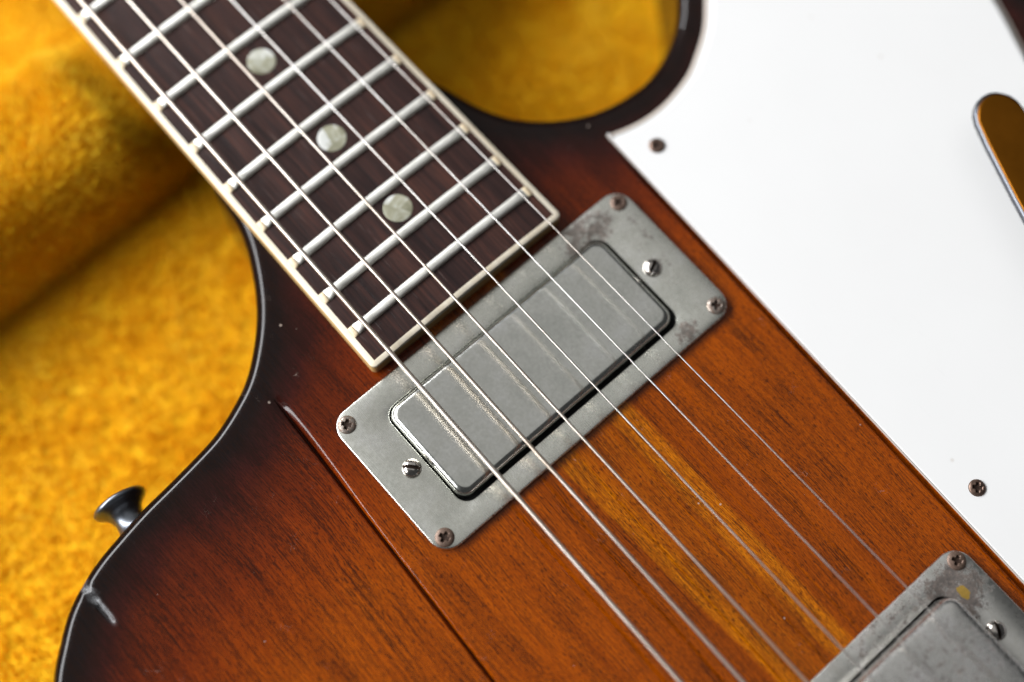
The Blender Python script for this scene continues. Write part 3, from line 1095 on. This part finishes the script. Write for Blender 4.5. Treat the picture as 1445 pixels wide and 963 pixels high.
# the plush lid mirrored in the chrome, painted as an amber brown top
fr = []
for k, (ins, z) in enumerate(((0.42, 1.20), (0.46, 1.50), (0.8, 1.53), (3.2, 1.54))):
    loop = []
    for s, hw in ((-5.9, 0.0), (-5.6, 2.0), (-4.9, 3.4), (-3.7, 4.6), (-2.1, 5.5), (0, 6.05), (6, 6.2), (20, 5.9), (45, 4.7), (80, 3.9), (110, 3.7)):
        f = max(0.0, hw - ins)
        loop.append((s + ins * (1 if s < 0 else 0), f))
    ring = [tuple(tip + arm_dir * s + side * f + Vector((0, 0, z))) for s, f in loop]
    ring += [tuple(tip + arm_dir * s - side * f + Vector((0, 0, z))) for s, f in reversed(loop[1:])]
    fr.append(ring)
obj('arm_painted_reflection', loft('arm_painted_reflection', fr, M['arm_reflection'], False, True), arm, 'top of the vibrato arm, reflection of the plush lid painted amber brown')
end = tip + arm_dir * 108
post = [[(end.x + 3.4 * math.cos(2 * math.pi * i / 20), end.y + 3.4 * math.sin(2 * math.pi * i / 20), z) for i in range(20)] for z in (-1.2, 0.0, 6.0, 10.5)]
obj('pivot_post', loft('pivot_post', post, M['chrome']), arm)

# ------------------------------------------------------------------ the case
case = empty('guitar_case', (0, 0, -42))
case['label'] = 'guitar case lined with golden yellow plush under the guitar'
case['category'] = 'guitar case'
case_inv = Matrix.Translation(Vector((0, 0, 42)) * MM)


def case_obj(name, me, label=None, kind=None):
    me.transform(case_inv)
    o = obj(name, me, case, label)
    if kind:
        o['kind'] = kind
    return o


ph = rng.random(24) * 6.28


def lumps(x, y):
    z = np.zeros_like(x)
    for k in range(8):
        fx_, fy_ = math.cos(ph[k] * 3) * (0.02 + 0.012 * k), math.sin(ph[k] * 5) * (0.02 + 0.012 * k)
        z += np.sin(x * fx_ + y * fy_ + ph[k + 8]) * (0.9 / (1 + 0.5 * k))
    return z


FLOOR = -41.0
floor_z = lambda x, y: FLOOR + 0.55 * lumps(x, y)


def block_z(x, y):
    """padded neck rest across the case with a saddle for the neck"""
    x0, x1 = -120.0, -74.0
    y = np.asarray(y, float)
    top = -14.5 - 9.0 * (1 - sstep(np.abs(y + 0.5), 26, 38)) + 0.5 * lumps(x * 1.6, y * 1.3)
    c, hw = (x0 + x1) / 2 - 1.0, (x1 - x0) / 2
    q = np.clip(np.abs(x - c) / hw, 0, 1)
    prof_ = np.where(x > c, (1 - q ** 2.3) ** 0.50, (1 - q ** 5.5) ** 0.42)
    return FLOOR - 2.0 + (top - FLOOR + 2.0) * prof_


gx, gy = np.meshgrid(np.arange(-330, 331, 6.0), np.arange(-260, 261, 6.0), indexing='ij')
nxg, nyg = gx.shape
f = [(i * nyg + j, (i + 1) * nyg + j, (i + 1) * nyg + j + 1, i * nyg + j + 1) for i in range(nxg - 1) for j in range(nyg - 1)]
case_obj('plush_lining', new_mesh('plush_lining', np.column_stack([gx.ravel(), gy.ravel(), floor_z(gx, gy).ravel()]), f, M['lining']),
         'flat plush floor of the case')
uu = -98.0 + 23.0 * np.sin(np.linspace(-math.pi / 2, math.pi / 2, 31))
gx, gy = np.meshgrid(uu, np.arange(-200, 201, 5.0), indexing='ij')
nxg, nyg = gx.shape
f = [(i * nyg + j, (i + 1) * nyg + j, (i + 1) * nyg + j + 1, i * nyg + j + 1) for i in range(nxg - 1) for j in range(nyg - 1)]
case_obj('neck_rest', new_mesh('neck_rest', np.column_stack([gx.ravel(), gy.ravel(), block_z(gx, gy).ravel()]), f, M['lining']),
         'raised plush block that carries the neck')


def pile(x, y, z, nrm, length, name, label):
    """short plush fibres: tapered blades leaning with a slowly turning nap"""
    n = len(x)
    base = np.column_stack([x, y, z])
    a = 2.2 + 1.5 * np.sin(x * 0.05 + 1.3) * np.cos(y * 0.043) + 0.9 * np.sin(x * 0.17 + y * 0.13) + rng.normal(0, 0.45, n)
    lean = 0.38 + 0.22 * np.sin(x * 0.11 - y * 0.09 + 0.6) + rng.normal(0, 0.16, n)
    h = np.column_stack([np.cos(a), np.sin(a), np.zeros(n)])
    h -= nrm * (h * nrm).sum(1)[:, None]
    h /= np.linalg.norm(h, axis=1)[:, None] + 1e-9
    d1 = nrm + h * (lean * 0.6)[:, None]
    d1 /= np.linalg.norm(d1, axis=1)[:, None]
    d2 = nrm + h * (lean * 1.9)[:, None]
    d2 /= np.linalg.norm(d2, axis=1)[:, None]
    L = length * (0.75 + 0.5 * rng.random(n))
    s = rng.normal(size=(n, 3))
    s = np.cross(s, nrm)
    s /= np.linalg.norm(s, axis=1)[:, None] + 1e-9
    w = (0.16 + 0.12 * rng.random(n))[:, None]
    mid = base + d1 * (L * 0.5)[:, None]
    tipp = mid + d2 * (L * 0.5)[:, None]
    v = np.stack([base - s * w, base + s * w, mid - s * w * 0.8, mid + s * w * 0.8, tipp], 1).reshape(-1, 3)
    o5 = np.arange(n) * 5
    loops = np.stack([o5, o5 + 1, o5 + 3, o5 + 2, o5 + 2, o5 + 3, o5 + 4], 1).ravel()
    me = bpy.data.meshes.new(name)
    me.vertices.add(n * 5)
    me.vertices.foreach_set('co', (v * MM).astype(np.float32).ravel())
    me.loops.add(len(loops))
    me.loops.foreach_set('vertex_index', loops.astype(np.int32))
    me.polygons.add(n * 2)
    st = np.stack([np.arange(n) * 7, np.arange(n) * 7 + 4], 1).ravel()
    me.polygons.foreach_set('loop_start', st.astype(np.int32))
    me.update(calc_edges=True)
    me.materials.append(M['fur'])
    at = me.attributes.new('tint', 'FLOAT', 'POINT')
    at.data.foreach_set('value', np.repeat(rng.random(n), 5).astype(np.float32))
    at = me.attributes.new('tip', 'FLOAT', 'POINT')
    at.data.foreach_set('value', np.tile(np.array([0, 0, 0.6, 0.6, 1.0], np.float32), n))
    case_obj(name, me, label, 'stuff')


# floor pile where the floor can be seen beside the body and through the cutaway
N = 130000
x = rng.uniform(-215, 40, N)
y = rng.uniform(-190, 130, N)
P = np.column_stack([x, y])
under = inside(P, offset_in(outline, 9)) | ((np.abs(y) < 18) & (x < -30)) | ((x > -113) & (x < -83))
# the pile is modelled where it can be seen and thins out into the plain lining beyond
fade = sstep(np.minimum(np.minimum(x + 215, 40 - x), np.minimum(y + 190, 130 - y)), 0, 45)
under |= rng.random(N) > fade
x, y = x[~under], y[~under]
e = 0.5
nr = np.column_stack([-(floor_z(x + e, y) - floor_z(x - e, y)), -(floor_z(x, y + e) - floor_z(x, y - e)), np.full(len(x), 2 * e)])
nr /= np.linalg.norm(nr, axis=1)[:, None]
pile(x, y, floor_z(x, y), nr, 2.5, 'floor_pile', 'golden plush pile of the case floor')
N = 52000
ss = rng.uniform(0, 1, N)
x = -98.0 + 23.0 * np.sin((ss - 0.5) * math.pi)
x = np.where(rng.random(N) < 0.45, rng.uniform(-120.5, -75.3, N), x)
y = rng.uniform(-185, 130, N)
k = np.abs(y) > 16
x, y = x[k], y[k]
nr = np.column_stack([-(block_z(x + .3, y) - block_z(x - .3, y)), -(block_z(x, y + .3) - block_z(x, y - .3)), np.full(len(x), .6)])
nr /= np.linalg.norm(nr, axis=1)[:, None]
pile(x, y, block_z(x, y), nr, 2.8, 'neck_rest_pile', 'golden plush pile of the neck rest')
